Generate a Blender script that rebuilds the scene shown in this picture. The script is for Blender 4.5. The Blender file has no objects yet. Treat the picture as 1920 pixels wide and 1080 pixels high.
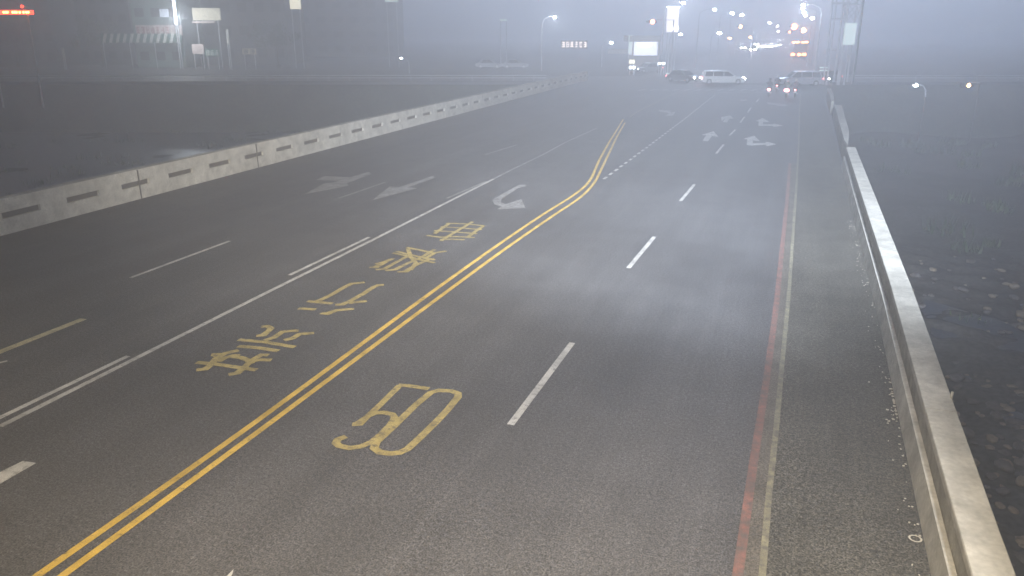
import bpy, bmesh, math, random
from mathutils import Vector, Matrix
random.seed(7)
S = bpy.context.scene
C = S.collection
PI = math.pi

# ------------------------------------------------------------------ camera
F, HY, VX, CH = 1500.0, 55.0, 1512.0, 6.42        # focal length and horizon in photo pixels, camera height
PITCH = math.atan((540 - HY) / F)
def _lvl(px, py):
    r, d = (px - 960) / F, (py - 540) / F
    return r, math.cos(PITCH) - math.sin(PITCH) * d, -math.sin(PITCH) - math.cos(PITCH) * d
_r, _f, _u = _lvl(VX, HY)
YAW = math.atan2(_r, _f)
def ray(px, py):
    r, f, u = _lvl(px, py)
    return r * math.cos(YAW) - f * math.sin(YAW), r * math.sin(YAW) + f * math.cos(YAW), u
def G(px, py, z=0.0):                              # surveyed point at height z
    x, y, u = ray(px, py)
    t = (z - CH) / u
    return Vector((x * t, y * t, z))
def P(px, py, dist):                               # surveyed point at a distance ahead
    r, f, u = _lvl(px, py)
    t = dist / f
    x, y, u = ray(px, py)
    return Vector((x * t, y * t, CH + u * t))
cam = bpy.data.cameras.new('camera')
cam.sensor_width = 36.0
cam.lens = F / 1920 * 36.0
cam.clip_end = 3000
cam.clip_start = 0.05
co = bpy.data.objects.new('camera', cam); C.objects.link(co)
co.location = (0, 0, CH)
co.rotation_euler = (PI / 2 - PITCH, 0, YAW)
S.camera = co

# ------------------------------------------------------------------ sky, glow, exposure
SUN_EL, SUN_AZ = math.radians(12), math.radians(-5)   # azimuth from +Y towards +X
W = bpy.data.worlds.new('World'); S.world = W; W.use_nodes = True
nt = W.node_tree; nt.nodes.clear()
sky = nt.nodes.new('ShaderNodeTexSky'); sky.sky_type = 'NISHITA'; sky.sun_disc = False
sky.sun_elevation = math.radians(-2.5); sky.ozone_density = 4.0; sky.sun_rotation = SUN_AZ
bg = nt.nodes.new('ShaderNodeBackground'); bg.inputs['Strength'].default_value = 0.04
wo = nt.nodes.new('ShaderNodeOutputWorld')
nt.links.new(sky.outputs[0], bg.inputs[0]); nt.links.new(bg.outputs[0], wo.inputs[0])
sl = bpy.data.lights.new('town_glow', 'SUN'); sl.energy = 0.62; sl.angle = math.radians(14); sl.color = (0.60, 0.74, 1.0)
so = bpy.data.objects.new('town_glow', sl); C.objects.link(so)
dv = Vector((math.sin(SUN_AZ) * math.cos(SUN_EL), math.cos(SUN_AZ) * math.cos(SUN_EL), math.sin(SUN_EL)))
so.rotation_euler = dv.to_track_quat('Z', 'Y').to_euler()
S.view_settings.view_transform = 'Standard'; S.view_settings.look = 'None'
S.view_settings.exposure = 1.02; S.view_settings.gamma = 1.0; S.view_settings.use_curve_mapping = False
S.cycles.volume_bounces = 2; S.cycles.max_bounces = 6
S.cycles.sample_clamp_indirect = 4.0; S.cycles.sample_clamp_direct = 0.0
S.cycles.use_denoising = True

# ------------------------------------------------------------------ materials
def mat(name, col, rough=0.8, metal=0.0, noise=None, bump=0.0, spec=0.4, streak=0.0):
    """noise = list of (scale, amount, detail): value variation of the surface itself."""
    m = bpy.data.materials.new(name); m.use_nodes = True
    t = m.node_tree; b = t.nodes['Principled BSDF']
    b.inputs['Roughness'].default_value = rough; b.inputs['Metallic'].default_value = metal
    b.inputs['Specular IOR Level'].default_value = spec
    b.inputs['Base Color'].default_value = (*col, 1)
    last = None
    if noise:
        tc = t.nodes.new('ShaderNodeTexCoord')
        rgb = t.nodes.new('ShaderNodeRGB'); rgb.outputs[0].default_value = (*col, 1)
        last = rgb.outputs[0]
        for sc, am, det in noise:
            n = t.nodes.new('ShaderNodeTexNoise'); n.inputs['Scale'].default_value = sc; n.inputs['Detail'].default_value = det
            t.links.new(tc.outputs['Object'], n.inputs['Vector'])
            mr = t.nodes.new('ShaderNodeMapRange'); mr.inputs[1].default_value = 0.3; mr.inputs[2].default_value = 0.7
            mr.inputs[3].default_value = 1 - am; mr.inputs[4].default_value = 1 + am
            t.links.new(n.outputs['Fac'], mr.inputs[0])
            mx = t.nodes.new('ShaderNodeVectorMath'); mx.operation = 'SCALE'
            t.links.new(last, mx.inputs[0]); t.links.new(mr.outputs[0], mx.inputs['Scale'])
            last = mx.outputs[0]
        if streak:
            for sx, sy, am in ((1.1, .035, streak), (.35, .02, streak * .7), (6, .25, streak * .4)):
                mp = t.nodes.new('ShaderNodeMapping'); mp.inputs['Scale'].default_value = (sx, sy, 1)
                t.links.new(tc.outputs['Object'], mp.inputs['Vector'])
                ns = t.nodes.new('ShaderNodeTexNoise'); ns.inputs['Scale'].default_value = 1.0; ns.inputs['Detail'].default_value = 4
                t.links.new(mp.outputs[0], ns.inputs['Vector'])
                mr = t.nodes.new('ShaderNodeMapRange'); mr.inputs[1].default_value = 0.35; mr.inputs[2].default_value = 0.65
                mr.inputs[3].default_value = 1 - am; mr.inputs[4].default_value = 1 + am
                t.links.new(ns.outputs['Fac'], mr.inputs[0])
                mx = t.nodes.new('ShaderNodeVectorMath'); mx.operation = 'SCALE'
                t.links.new(last, mx.inputs[0]); t.links.new(mr.outputs[0], mx.inputs['Scale']); last = mx.outputs[0]
        t.links.new(last, b.inputs['Base Color'])
        if bump:
            bp = t.nodes.new('ShaderNodeBump'); bp.inputs['Strength'].default_value = bump; bp.inputs['Distance'].default_value = 0.02
            t.links.new(n.outputs['Fac'], bp.inputs['Height']); t.links.new(bp.outputs[0], b.inputs['Normal'])
    return m
def emi(name, col, strength):
    m = bpy.data.materials.new(name); m.use_nodes = True
    b = m.node_tree.nodes['Principled BSDF']
    b.inputs['Base Color'].default_value = (*[min(1, c) for c in col], 1)
    b.inputs['Emission Color'].default_value = (*col, 1); b.inputs['Emission Strength'].default_value = strength
    m.cycles.emission_sampling = 'NONE'
    return m
def paint(name, col, wear=0.45, scale=9.0):
    """thermoplastic marking worn through to the asphalt in patches"""
    m = mat(name, col, 0.66, noise=[(scale * 0.3, 0.25, 3), (70, 0.18, 2)], spec=0.5)
    t = m.node_tree; b = t.nodes['Principled BSDF']
    src = b.inputs['Base Color'].links[0].from_socket
    tc = t.nodes.new('ShaderNodeTexCoord')
    n = t.nodes.new('ShaderNodeTexNoise'); n.inputs['Scale'].default_value = scale; n.inputs['Detail'].default_value = 8; n.inputs['Roughness'].default_value = 0.75
    t.links.new(tc.outputs['Object'], n.inputs['Vector'])
    mr = t.nodes.new('ShaderNodeMapRange'); mr.inputs[1].default_value = 0.62 - 0.3 * wear; mr.inputs[2].default_value = 0.72 - 0.1 * wear
    mr.inputs[4].default_value = 0.9
    t.links.new(n.outputs['Fac'], mr.inputs[0])
    mx = t.nodes.new('ShaderNodeMix'); mx.data_type = 'RGBA'
    t.links.new(mr.outputs[0], mx.inputs['Factor']); t.links.new(src, mx.inputs[6])
    mx.inputs[7].default_value = (0.09, 0.083, 0.075, 1)
    t.links.new(mx.outputs[2], b.inputs['Base Color'])
    return m
M = dict(
    asphalt=mat('asphalt', (0.080, 0.078, 0.078), 0.66, noise=[(0.12, 0.12, 3), (0.9, 0.10, 4), (16, 0.35, 3), (40, 0.7, 2)], bump=0.5, spec=0.5, streak=0.11),
    shoulder=mat('shoulder_asphalt', (0.071, 0.067, 0.056), 0.68, noise=[(0.15, 0.14, 3), (1.2, 0.15, 4), (16, 0.5, 3), (40, 0.9, 2)], bump=0.5, streak=0.10),
    oldband=mat('old_paint_band', (0.100, 0.090, 0.075), 0.66, noise=[(1.5, 0.25, 5), (25, 0.4, 3), (60, 0.4, 2)], bump=0.4),
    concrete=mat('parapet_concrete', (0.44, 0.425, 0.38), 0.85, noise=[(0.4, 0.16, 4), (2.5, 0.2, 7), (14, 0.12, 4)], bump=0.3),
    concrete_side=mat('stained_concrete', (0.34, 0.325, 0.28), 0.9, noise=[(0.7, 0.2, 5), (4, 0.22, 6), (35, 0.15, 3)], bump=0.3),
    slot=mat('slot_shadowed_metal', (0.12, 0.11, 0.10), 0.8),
    bed=mat('riverbed_gravel', (0.050, 0.050, 0.050), 0.9, noise=[(0.05, 0.3, 4), (0.6, 0.35, 5), (5, 0.5, 4)], bump=0.8),
    rock=mat('river_rock', (0.17, 0.14, 0.11), 0.85, noise=[(2, 0.3, 4), (14, 0.25, 4)], bump=0.4),
    rock2=mat('dark_river_rock', (0.08, 0.075, 0.075), 0.8, noise=[(2, 0.3, 4), (14, 0.25, 4)], bump=0.4),
    grass=mat('bank_grass', (0.05, 0.062, 0.04), 0.95, noise=[(0.3, 0.4, 5), (3, 0.4, 4)], bump=0.8),
    water=mat('river_water', (0.02, 0.026, 0.042), 0.38, noise=[(1.5, 0.2, 3), (6, .3, 4)], bump=1.0, spec=0.5),
    ground=mat('town_ground', (0.045, 0.045, 0.045), 0.9, noise=[(0.1, 0.2, 4), (1, 0.2, 4)]),
    yellow=paint('yellow_paint', (0.55, 0.37, 0.07), 0.25, 7),
    yellow2=paint('yellow_text_paint', (0.38, 0.30, 0.11), 0.45, 8),
    white=paint('white_paint', (0.46, 0.45, 0.42), 0.35, 7),
    white2=paint('faded_white_paint', (0.27, 0.265, 0.26), 0.6, 5),
    paleyellow=paint('pale_yellow_paint', (0.46, 0.41, 0.25), 0.35, 7),
    red=paint('red_kerb_paint', (0.26, 0.105, 0.08), 1.2, 5),
    cream=paint('worn_cream_paint', (0.27, 0.25, 0.15), 1.15, 6),
    steel=mat('galvanised_steel', (0.55, 0.57, 0.60), 0.55, 0.2, noise=[(3, 0.12, 3)]),
    darksteel=mat('dark_steel', (0.06, 0.065, 0.07), 0.6, 0.4, noise=[(3, 0.1, 3)]),
    tyre=mat('tyre_rubber', (0.02, 0.02, 0.02), 0.9, noise=[(20, 0.1, 2)]),
    rim=mat('alloy_rim', (0.5, 0.5, 0.52), 0.3, 0.8, noise=[(10, 0.05, 2)]),
    glass=mat('car_glass', (0.015, 0.018, 0.022), 0.08, noise=[(2, 0.05, 2)], spec=0.7),
    carwhite=mat('white_car_paint', (0.78, 0.80, 0.78), 0.25, noise=[(4, 0.04, 2)]),
    carsilver=mat('silver_car_paint', (0.50, 0.50, 0.55), 0.28, 0.4, noise=[(4, 0.04, 2)]),
    cardark=mat('dark_car_paint', (0.035, 0.037, 0.045), 0.3, noise=[(4, 0.05, 2)]),
    cargrey=mat('grey_car_paint', (0.20, 0.21, 0.23), 0.3, 0.3, noise=[(4, 0.05, 2)]),
    skin=mat('skin', (0.45, 0.29, 0.21), 0.6, noise=[(20, 0.05, 2)]),
    jacket=mat('dark_jacket', (0.03, 0.032, 0.045), 0.9, noise=[(15, 0.15, 3)]),
    jacket2=mat('grey_green_jacket', (0.16, 0.18, 0.14), 0.9, noise=[(15, 0.15, 3)]),
    trousers=mat('dark_trousers', (0.03, 0.03, 0.035), 0.9, noise=[(15, 0.1, 2)]),
    helmet=mat('pale_helmet', (0.6, 0.6, 0.58), 0.25, noise=[(5, 0.05, 2)]),
    helmet2=mat('dark_helmet', (0.05, 0.05, 0.06), 0.25, noise=[(5, 0.05, 2)]),
    scooter=mat('dark_scooter_plastic', (0.06, 0.06, 0.07), 0.35, noise=[(6, 0.05, 2)]),
    plate=mat('number_plate', (0.75, 0.75, 0.72), 0.5, noise=[(9, 0.05, 2)]),
    wall=mat('pale_render_wall', (0.38, 0.38, 0.37), 0.9, noise=[(0.4, 0.12, 4), (5, 0.08, 3)]),
    wallgreen=mat('green_render_wall', (0.16, 0.24, 0.21), 0.9, noise=[(0.4, 0.15, 4), (5, 0.08, 3)]),
    walldark=mat('dark_render_wall', (0.09, 0.095, 0.11), 0.9, noise=[(0.3, 0.15, 4), (5, 0.08, 3)]),
    window=mat('dark_window', (0.03, 0.035, 0.045), 0.15, noise=[(1, 0.1, 2)]),
    beige=mat('beige_board', (0.62, 0.55, 0.42), 0.8, noise=[(1.2, 0.1, 4)]),
    pinkboard=mat('pinkish_board', (0.62, 0.50, 0.46), 0.8, noise=[(1.5, 0.1, 4)]),
    redletters=mat('red_sign_lettering', (0.35, 0.08, 0.08), 0.7, noise=[(4, 0.1, 2)]),
    awn_w=mat('awning_white', (0.65, 0.64, 0.58), 0.8, noise=[(2, 0.1, 3)]),
    awn_g=mat('awning_green', (0.06, 0.16, 0.12), 0.8, noise=[(2, 0.1, 3)]),
    bark=mat('bark', (0.07, 0.055, 0.04), 0.95, noise=[(6, 0.3, 4)]),
    leaf=mat('leaves', (0.045, 0.075, 0.03), 0.9, noise=[(0.6, 0.4, 3)]),
    leaf2=mat('darker_leaves', (0.032, 0.052, 0.026), 0.9, noise=[(0.6, 0.4, 3)]),
    iron=mat('cast_iron', (0.10, 0.095, 0.085), 0.7, 0.5, noise=[(12, 0.3, 3)]),
    litter=mat('pale_litter', (0.45, 0.42, 0.35), 0.9, noise=[(15, 0.2, 3)]),
    e_white=emi('white_lamp_glow', (0.80, 0.92, 1.0), 20), e_white_far=emi('far_white_lamp_glow', (0.80, 0.92, 1.0), 60),
    e_head=emi('headlight_glow', (0.92, 0.96, 1.0), 16), e_head_far=emi('far_headlight_glow', (0.98, 0.97, 0.90), 120),
    e_tail=emi('tail_light_glow', (1.0, 0.24, 0.24), 8), e_red=emi('red_signal_glow', (1.0, 0.22, 0.09), 14),
    e_amber=emi('amber_glow', (1.0, 0.5, 0.18), 22), e_orange=emi('orange_marker_glow', (1.0, 0.26, 0.06), 17),
    e_led=emi('red_led', (1.0, 0.045, 0.02), 3.5), e_ledy=emi('yellow_led', (1.0, 0.42, 0.08), 9),
    e_tube=emi('fluorescent_tube', (0.80, 0.86, 1.0), 2.2), e_sign=emi('lit_white_sign', (0.82, 0.74, 0.80), 0.62),
    e_signb=emi('lit_sign_strip', (0.85, 0.93, 1.0), 4), e_store=emi('lit_shopfront', (0.80, 0.82, 0.95), 0.75),
    e_warm=emi('warm_lit_letters', (1.0, 0.82, 0.72), 1.3), e_yel=emi('warm_yellow_sign', (1.0, 0.92, 0.68), 0.7), e_dim=emi('dim_lit_pane', (0.7, 0.75, 0.85), 0.12),
    e_panel=emi('lit_pale_panel', (0.72, 0.85, 0.80), 0.32), e_fill=emi('fill_lamp_lens', (1.0, 0.72, 0.38), 20),  # last entry: lens of the unseen fill lamps added beside the camera
)

# ------------------------------------------------------------------ mesh helpers
class MB:
    def __init__(s): s.v = []; s.f = []
    def add(s, vs, fs):
        o = len(s.v); s.v += [tuple(v) for v in vs]; s.f += [tuple(i + o for i in f) for f in fs]; return s
    def box(s, c, d, rz=0.0, taper=1.0):
        cx, cy, cz = c; a, b, h = d[0] / 2, d[1] / 2, d[2] / 2
        vs = []
        for z, t in ((-h, 1), (h, taper)):
            for x, y in ((-a, -b), (a, -b), (a, b), (-a, b)):
                x, y = x * t, y * t
                vs.append((cx + x * math.cos(rz) - y * math.sin(rz), cy + x * math.sin(rz) + y * math.cos(rz), cz + z))
        return s.add(vs, [(3, 2, 1, 0), (4, 5, 6, 7), (0, 1, 5, 4), (1, 2, 6, 5), (2, 3, 7, 6), (3, 0, 4, 7)])
    def tube(s, pts, r, n=8, caps=True):
        pts = [Vector(p) for p in pts]; rs = r if isinstance(r, (list, tuple)) else [r] * len(pts)
        rings = []
        for i, p in enumerate(pts):
            d = (pts[min(i + 1, len(pts) - 1)] - pts[max(i - 1, 0)]).normalized()
            u = d.orthogonal().normalized() if abs(d.z) > 0.999 else d.cross(Vector((0, 0, 1))).normalized()
            w = d.cross(u)
            rings.append([p + (u * math.cos(2 * PI * k / n) + w * math.sin(2 * PI * k / n)) * rs[i] for k in range(n)])
        fs = []
        for i in range(len(rings) - 1):
            for k in range(n):
                fs.append((i * n + k, i * n + (k + 1) % n, (i + 1) * n + (k + 1) % n, (i + 1) * n + k))
        if caps: fs += [tuple(range(n))[::-1], tuple((len(rings) - 1) * n + k for k in range(n))]
        return s.add([v for r_ in rings for v in r_], fs)
    def poly(s, pts): return s.add(pts, [tuple(range(len(pts)))])
    def prism(s, pts, axis_vec):
        n = len(pts); a = Vector(axis_vec)
        vs = [Vector(p) for p in pts]; vs += [v + a for v in vs]
        return s.add(vs, [tuple(range(n))[::-1], tuple(range(n, 2 * n))] + [(k, (k + 1) % n, n + (k + 1) % n, n + k) for k in range(n)])
    def sweep(s, path, prof):
        """prof: (offset to the right of the path, z) closed loop, swept along a ground path"""
        n = len(prof); vs = []
        for i, p in enumerate(path):
            a = path[max(i - 1, 0)]; b = path[min(i + 1, len(path) - 1)]
            d = Vector((b[0] - a[0], b[1] - a[1], 0)).normalized(); r = Vector((d.y, -d.x, 0))
            for o, z in prof: vs.append((p[0] + r.x * o, p[1] + r.y * o, z))
        fs = []
        for i in range(len(path) - 1):
            for k in range(n): fs.append((i * n + k, i * n + (k + 1) % n, (i + 1) * n + (k + 1) % n, (i + 1) * n + k))
        fs += [tuple(range(n))[::-1], tuple((len(path) - 1) * n + k for k in range(n))]
        return s.add(vs, fs)
    def ball(s, c, r, n=10, m=7, jitter=0.0):
        rx, ry, rz = r if isinstance(r, (tuple, list)) else (r, r, r)
        vs = [(c[0], c[1], c[2] - rz)]
        for j in range(1, m):
            t = -PI / 2 + PI * j / m
            for k in range(n):
                q = 1 + random.uniform(-jitter, jitter)
                vs.append((c[0] + rx * q * math.cos(t) * math.cos(2 * PI * k / n), c[1] + ry * q * math.cos(t) * math.sin(2 * PI * k / n), c[2] + rz * q * math.sin(t)))
        vs.append((c[0], c[1], c[2] + rz)); fs = []
        for k in range(n): fs.append((0, 1 + (k + 1) % n, 1 + k))
        for j in range(m - 2):
            for k in range(n): a = 1 + j * n; b = a + n; fs.append((a + k, a + (k + 1) % n, b + (k + 1) % n, b + k))
        e = len(vs) - 1; a = 1 + (m - 2) * n
        for k in range(n): fs.append((e, a + k, a + (k + 1) % n))
        return s.add(vs, fs)
    def build(s, name, m, parent=None, smooth=False, bevel=0.0):
        me = bpy.data.meshes.new(name); me.from_pydata(s.v, [], s.f)
        bm = bmesh.new(); bm.from_mesh(me); bmesh.ops.recalc_face_normals(bm, faces=bm.faces)
        if bevel: bmesh.ops.bevel(bm, geom=bm.edges[:], offset=bevel, segments=2, affect='EDGES', clamp_overlap=True)
        bm.to_mesh(me); bm.free()
        me.materials.append(M[m] if isinstance(m, str) else m)
        if smooth:
            for p in me.polygons: p.use_smooth = True
        o = bpy.data.objects.new(name, me); C.objects.link(o)
        if parent: o.parent = parent
        return o
def empty(name, loc=(0, 0, 0), rz=0.0):
    o = bpy.data.objects.new(name, None); C.objects.link(o); o.location = loc; o.rotation_euler = (0, 0, rz); return o
def tag(o, label=None, cat=None, group=None, kind=None):
    if label: o['label'] = label
    if cat: o['category'] = cat
    if group: o['group'] = group
    if kind: o['kind'] = kind
    return o
def copy_tree(o, parent=None):
    c = o.copy(); C.objects.link(c)
    if parent: c.parent = parent
    for ch in [x for x in bpy.data.objects if x.parent == o and x != c]: copy_tree(ch, c)
    return c
def struct(o, label=None): o['kind'] = 'structure'; (o.__setitem__('label', label) if label else None); return o

# ------------------------------------------------------------------ ground, river, road
def sheet(name, pts, z, m, parent=None):
    return MB().poly([(p[0], p[1], z) for p in pts]).build(name, m, parent)
def rough_sheet(name, x0, x1, y0, y1, step, z, amp, m):
    mb = MB(); nx = int((x1 - x0) / step) + 1; ny = int((y1 - y0) / step) + 1; vs = []
    for j in range(ny):
        for i in range(nx):
            x, y = x0 + i * step, y0 + j * step
            h = amp * (math.sin(x * .31 + 1.3 * math.sin(y * .17)) * .5 + math.sin(y * .43 + x * .21) * .35 + random.uniform(-.25, .25))
            vs.append((x, y, z + h))
    fs = [(j * nx + i, j * nx + i + 1, (j + 1) * nx + i + 1, (j + 1) * nx + i) for j in range(ny - 1) for i in range(nx - 1)]
    mb.add(vs, fs); return mb.build(name, m, None, True)
Z_BED = -5.0
struct(rough_sheet('riverbed', -160, 120, -30, 150, 1.5, Z_BED, .35, 'bed'))
far = sheet('far_ground', [(-1400, -600), (1400, -600), (1400, 2300), (-1400, 2300)], Z_BED - .9, 'ground'); far.name = 'terrain'; struct(far)
# the bank runs across the picture: parallel to the cross street
ca, sa = math.cos(YAW), math.sin(YAW)
B0 = Vector((-14.0, 101.0, 0))                                   # where the bank crosses the bridge line
def bank(u, v=0.0, z=0.0):                                       # u along the cross street, v beyond the bank
    return Vector((B0.x + u * ca - v * sa, B0.y + u * sa + v * ca, z))
# finer gravel just below the near parapet
def fine_h(x, y):
    return .35 * (math.sin(x * .31 + 1.3 * math.sin(y * .17)) * .5 + math.sin(y * .43 + x * .21) * .35) + .07 * math.sin(x * 2.1 + math.sin(y * 1.7) * 1.4) + .06 * math.sin(y * 2.9 + x * .8) + random.uniform(-.05, .05)
fvs = []; nx, ny = 100, 150
for j in range(ny):
    for i in range(nx): fvs.append((3.2 + i * .28, 3 + j * .3, Z_BED + .16 + fine_h(3.2 + i * .28, 3 + j * .3)))
fm = MB(); fm.add(fvs, [(j * nx + i, j * nx + i + 1, (j + 1) * nx + i + 1, (j + 1) * nx + i) for j in range(ny - 1) for i in range(nx - 1)])
o_ = fm.build('gravel_bar', 'bed', None, True); struct(o_)
# weeds and scrub over the rest of the bed and banks: nobody could count them
wm = {'leaf': MB(), 'leaf2': MB()}
rw = random.Random(5)
for k in range(420):
    if k % 3: x, y = rw.uniform(-85, -27.5), rw.uniform(8, 98)
    else: x, y = rw.uniform(6, 70), rw.uniform(30, 98)
    R_ = rw.uniform(.4, 1.5); mb = wm['leaf' if k % 2 else 'leaf2']; vs_ = []; fs_ = []
    for _ in range(34):
        a = rw.uniform(0, 2 * PI); rr = R_ * math.sqrt(rw.random()); h = rw.uniform(.1, .9) * R_ * .7; w_ = rw.uniform(.04, .10)
        bx, by = x + rr * math.cos(a), y + rr * math.sin(a); i0 = len(vs_); b = rw.uniform(0, 2 * PI)
        vs_ += [(bx - w_ * math.cos(b), by - w_ * math.sin(b), Z_BED - .1), (bx + w_ * math.cos(b), by + w_ * math.sin(b), Z_BED - .1), (bx + rw.uniform(-.3, .3), by + rw.uniform(-.3, .3), Z_BED + .25 + h)]
        fs_.append((i0, i0 + 1, i0 + 2))
    mb.add(vs_, fs_)
for k_, mb in wm.items():
    tag(mb.build('weeds', k_), 'dim weeds and scrub tufts scattered over the riverbed' if k_ == 'leaf' else 'darker scrub tufts scattered over the riverbed', kind='stuff')
tb = MB(); tb.poly([bank(-900, 0, -.02), bank(900, 0, -.02), bank(900, 1500, -.02), bank(-900, 1500, -.02)])
struct(tb.build('town_ground', 'ground'))
gs = MB()
N = 90
for i in range(N):
    for j in range(4):
        pass
vs = []
for i in range(N + 1):
    u = -180 + 360 * i / N
    for j in range(6):
        t = j / 5
        jig = random.uniform(-.4, .4) if 0 < j < 5 else 0
        vs.append(bank(u, -9 * t + jig, -.02 + (Z_BED - .4) * t + jig * .4))
gs.add(vs, [(i * 6 + j, i * 6 + j + 1, (i + 1) * 6 + j + 1, (i + 1) * 6 + j) for i in range(N) for j in range(5)])
struct(gs.build('river_bank', 'grass', None, True))
struct(sheet('river', [(9.5, 30), (13, 24), (21, 21), (30, 24), (60, 40), (110, 70), (110, 100), (30, 70), (16, 45)], Z_BED + .28, 'water'))
struct(sheet('river_channel', [(-60, -20), (-45, 10), (-48, 50), (-40, 85), (-120, 62), (-150, 30), (-120, -20)], Z_BED + .28, 'water'))

pc = G(1893, 660, -4.72); pl_ = []
for k in range(26):
    a = 2 * PI * k / 26; rr = 1 + .35 * math.sin(3 * a + 1) + random.uniform(-.18, .18)
    pl_.append((pc.x + 2.6 * rr * math.cos(a), pc.y + 4.6 * rr * math.sin(a)))
struct(sheet('river_pool', pl_, -4.70, 'water'))
def LB(y): return -24.13 + (y - 18.4) * (-26.8 + 24.13) / (107.05 - 18.4)       # foot of the far parapet
def RBx(y):
    pts = [(-12, 1.95), (9.54, 2.14), (19.28, 2.27), (45, 2.32), (70, 2.3), (110, 2.3)]
    for (a, b), (c, d) in zip(pts, pts[1:]):
        if y <= c: return b + (d - b) * (y - a) / (c - a)
    return 2.3
# bridge deck, then the road beyond it
ys = [-12, 0, 10, 20, 30, 45, 60, 80, 104]
deck = [(LB(y) - .5, y) for y in ys] + [(RBx(y) + .6, y) for y in reversed(ys)]
road = MB().poly([(x, y, 0) for x, y in deck]).build('road', 'asphalt'); struct(road)
db = MB().prism([(x, y, -1.3) for x, y in deck], (0, 0, 1.28)); struct(db.build('bridge_deck', 'concrete_side'))
for y in (12, 40, 68, 94):
    pb = MB()
    for x in (-22, -15, -8, -1): pb.tube([(x, y, Z_BED - .8), (x, y, -1.3)], .55, 12)
    pb.box((-11.5, y, -1.75), (25, 1.4, .9))
    tag(pb.build('bridge_pier', 'concrete_side'), 'concrete bridge pier under the road deck', 'pier', 'piers under the bridge deck')
cross = MB().poly([bank(-260, 3.5, .008), bank(260, 3.5, .008), bank(260, 19, .008), bank(-260, 19, .008)]).build('cross_street', 'asphalt'); struct(cross)
onward = MB().poly([(-22, 119, .004), (5, 108, .004), (12, 700, .004), (-30, 700, .004)]).build('road_beyond', 'asphalt'); struct(onward)

ZM = .006
def stroke(mb, pts, w, z=ZM, wl=None):
    """ribbon of width w along ground points"""
    pts = [Vector((p[0], p[1], z)) for p in pts]; L = []; R = []
    for i, p in enumerate(pts):
        a, b = pts[max(i - 1, 0)], pts[min(i + 1, len(pts) - 1)]
        d = (b - a).normalized(); n = Vector((-d.y, d.x, 0))
        k = 1.0
        if 0 < i < len(pts) - 1:
            d1 = (pts[i] - pts[i - 1]).normalized(); k = 1 / max(.6, abs(d1.dot(d)))
        L.append(p + n * w / 2 * k); R.append(p - n * w / 2 * k)
    n_ = len(pts)
    mb.add(L + R, [(i, i + 1, n_ + i + 1, n_ + i) for i in range(n_ - 1)]); return mb
def px_stroke(mb, pts, w, z=ZM): return stroke(mb, [G(*p) for p in pts], w, z)
def mark(name, mb, m, label=None):
    o = mb.build(name, m, road)
    if label: o['label'] = label
    return o
# shoulder strip laid in a different asphalt, old paint band
sh = MB(); seam = [(1420, 1120), (1429, 1080), (1441, 935), (1455.6, 801), (1467.6, 671), (1477, 574), (1480, 539), (1486, 453), (1493.6, 344), (1497.5, 267), (1499, 208), (1501, 175)]
seamg = [G(*p) for p in seam]; seamg[0] = Vector((seamg[1].x - .15, -6, 0))
sh.poly([(p.x, p.y, .004) for p in seamg] + [(RBx(y), y, .004) for y in (96, 70, 45, 30, 19.3, 9.5, -6)])
struct(sh.build('shoulder_lane', 'shoulder', road))
redp = [(1376, 1120), (1383, 1080), (1412, 873), (1436, 719), (1453, 594), (1459, 539), (1464, 488), (1475, 383), (1481, 306)]
redg = [G(*p) for p in redp]
bd = MB(); n = len(redg)
seam2 = [G(*p) for p in [(1420, 1120), (1429, 1080), (1447, 873), (1463, 719), (1475, 594), (1480, 539), (1484, 488), (1491, 383), (1496, 306)]]
bd.add([(p.x, p.y, .003) for p in redg] + [(p.x, p.y, .003) for p in seam2], [(i, i + 1, n + i + 1, n + i) for i in range(n - 1)])
mark('old_line_band', bd, 'oldband')
mark('red_kerb_line', px_stroke(MB(), redp, .13, .008), 'red')
mark('worn_edge_line', px_stroke(MB(), seam, .09, .010), 'cream')
# double yellow
yl = [(30, 1110), (70, 1080), (480, 791), (807, 550), (933, 460), (1017, 403), (1080, 363), (1107, 337), (1123, 302), (1141, 269), (1154, 248), (1168.5, 224)]
yr = [(76, 1110), (117, 1080), (480, 813), (807, 570), (943, 470), (1035, 406), (1087, 371), (1114, 343), (1130, 312), (1144, 283), (1157, 256), (1172, 230)]
def resample(pts, k=4):
    """Catmull-Rom through ground points, so that the painted curve is smooth"""
    g = [Vector((p.x, p.y, 0)) for p in pts]; out = []
    for i in range(len(g) - 1):
        p0, p1, p2, p3 = g[max(i - 1, 0)], g[i], g[i + 1], g[min(i + 2, len(g) - 1)]
        for j in range(k):
            t = j / k
            out.append(.5 * ((2 * p1) + (p2 - p0) * t + (2 * p0 - 5 * p1 + 4 * p2 - p3) * t * t + (3 * p1 - p0 - 3 * p2 + p3) * t ** 3))
    return out + [g[-1]]
mark('centre_line', stroke(MB(), resample([G(*p) for p in yl]), .12), 'yellow', 'yellow centre line nearer the oncoming lanes')
mark('centre_line', stroke(MB(), resample([G(*p) for p in yr]), .12), 'yellow', 'yellow centre line nearer the 50 marking')
for a in ([(1180, 220), (1196, 209), (1215, 200), (1233, 191), (1252, 181), (1275, 171)],):
    mark('turn_lane_line', stroke(MB(), resample([G(*p) for p in a]), .14), 'cream')
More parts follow.
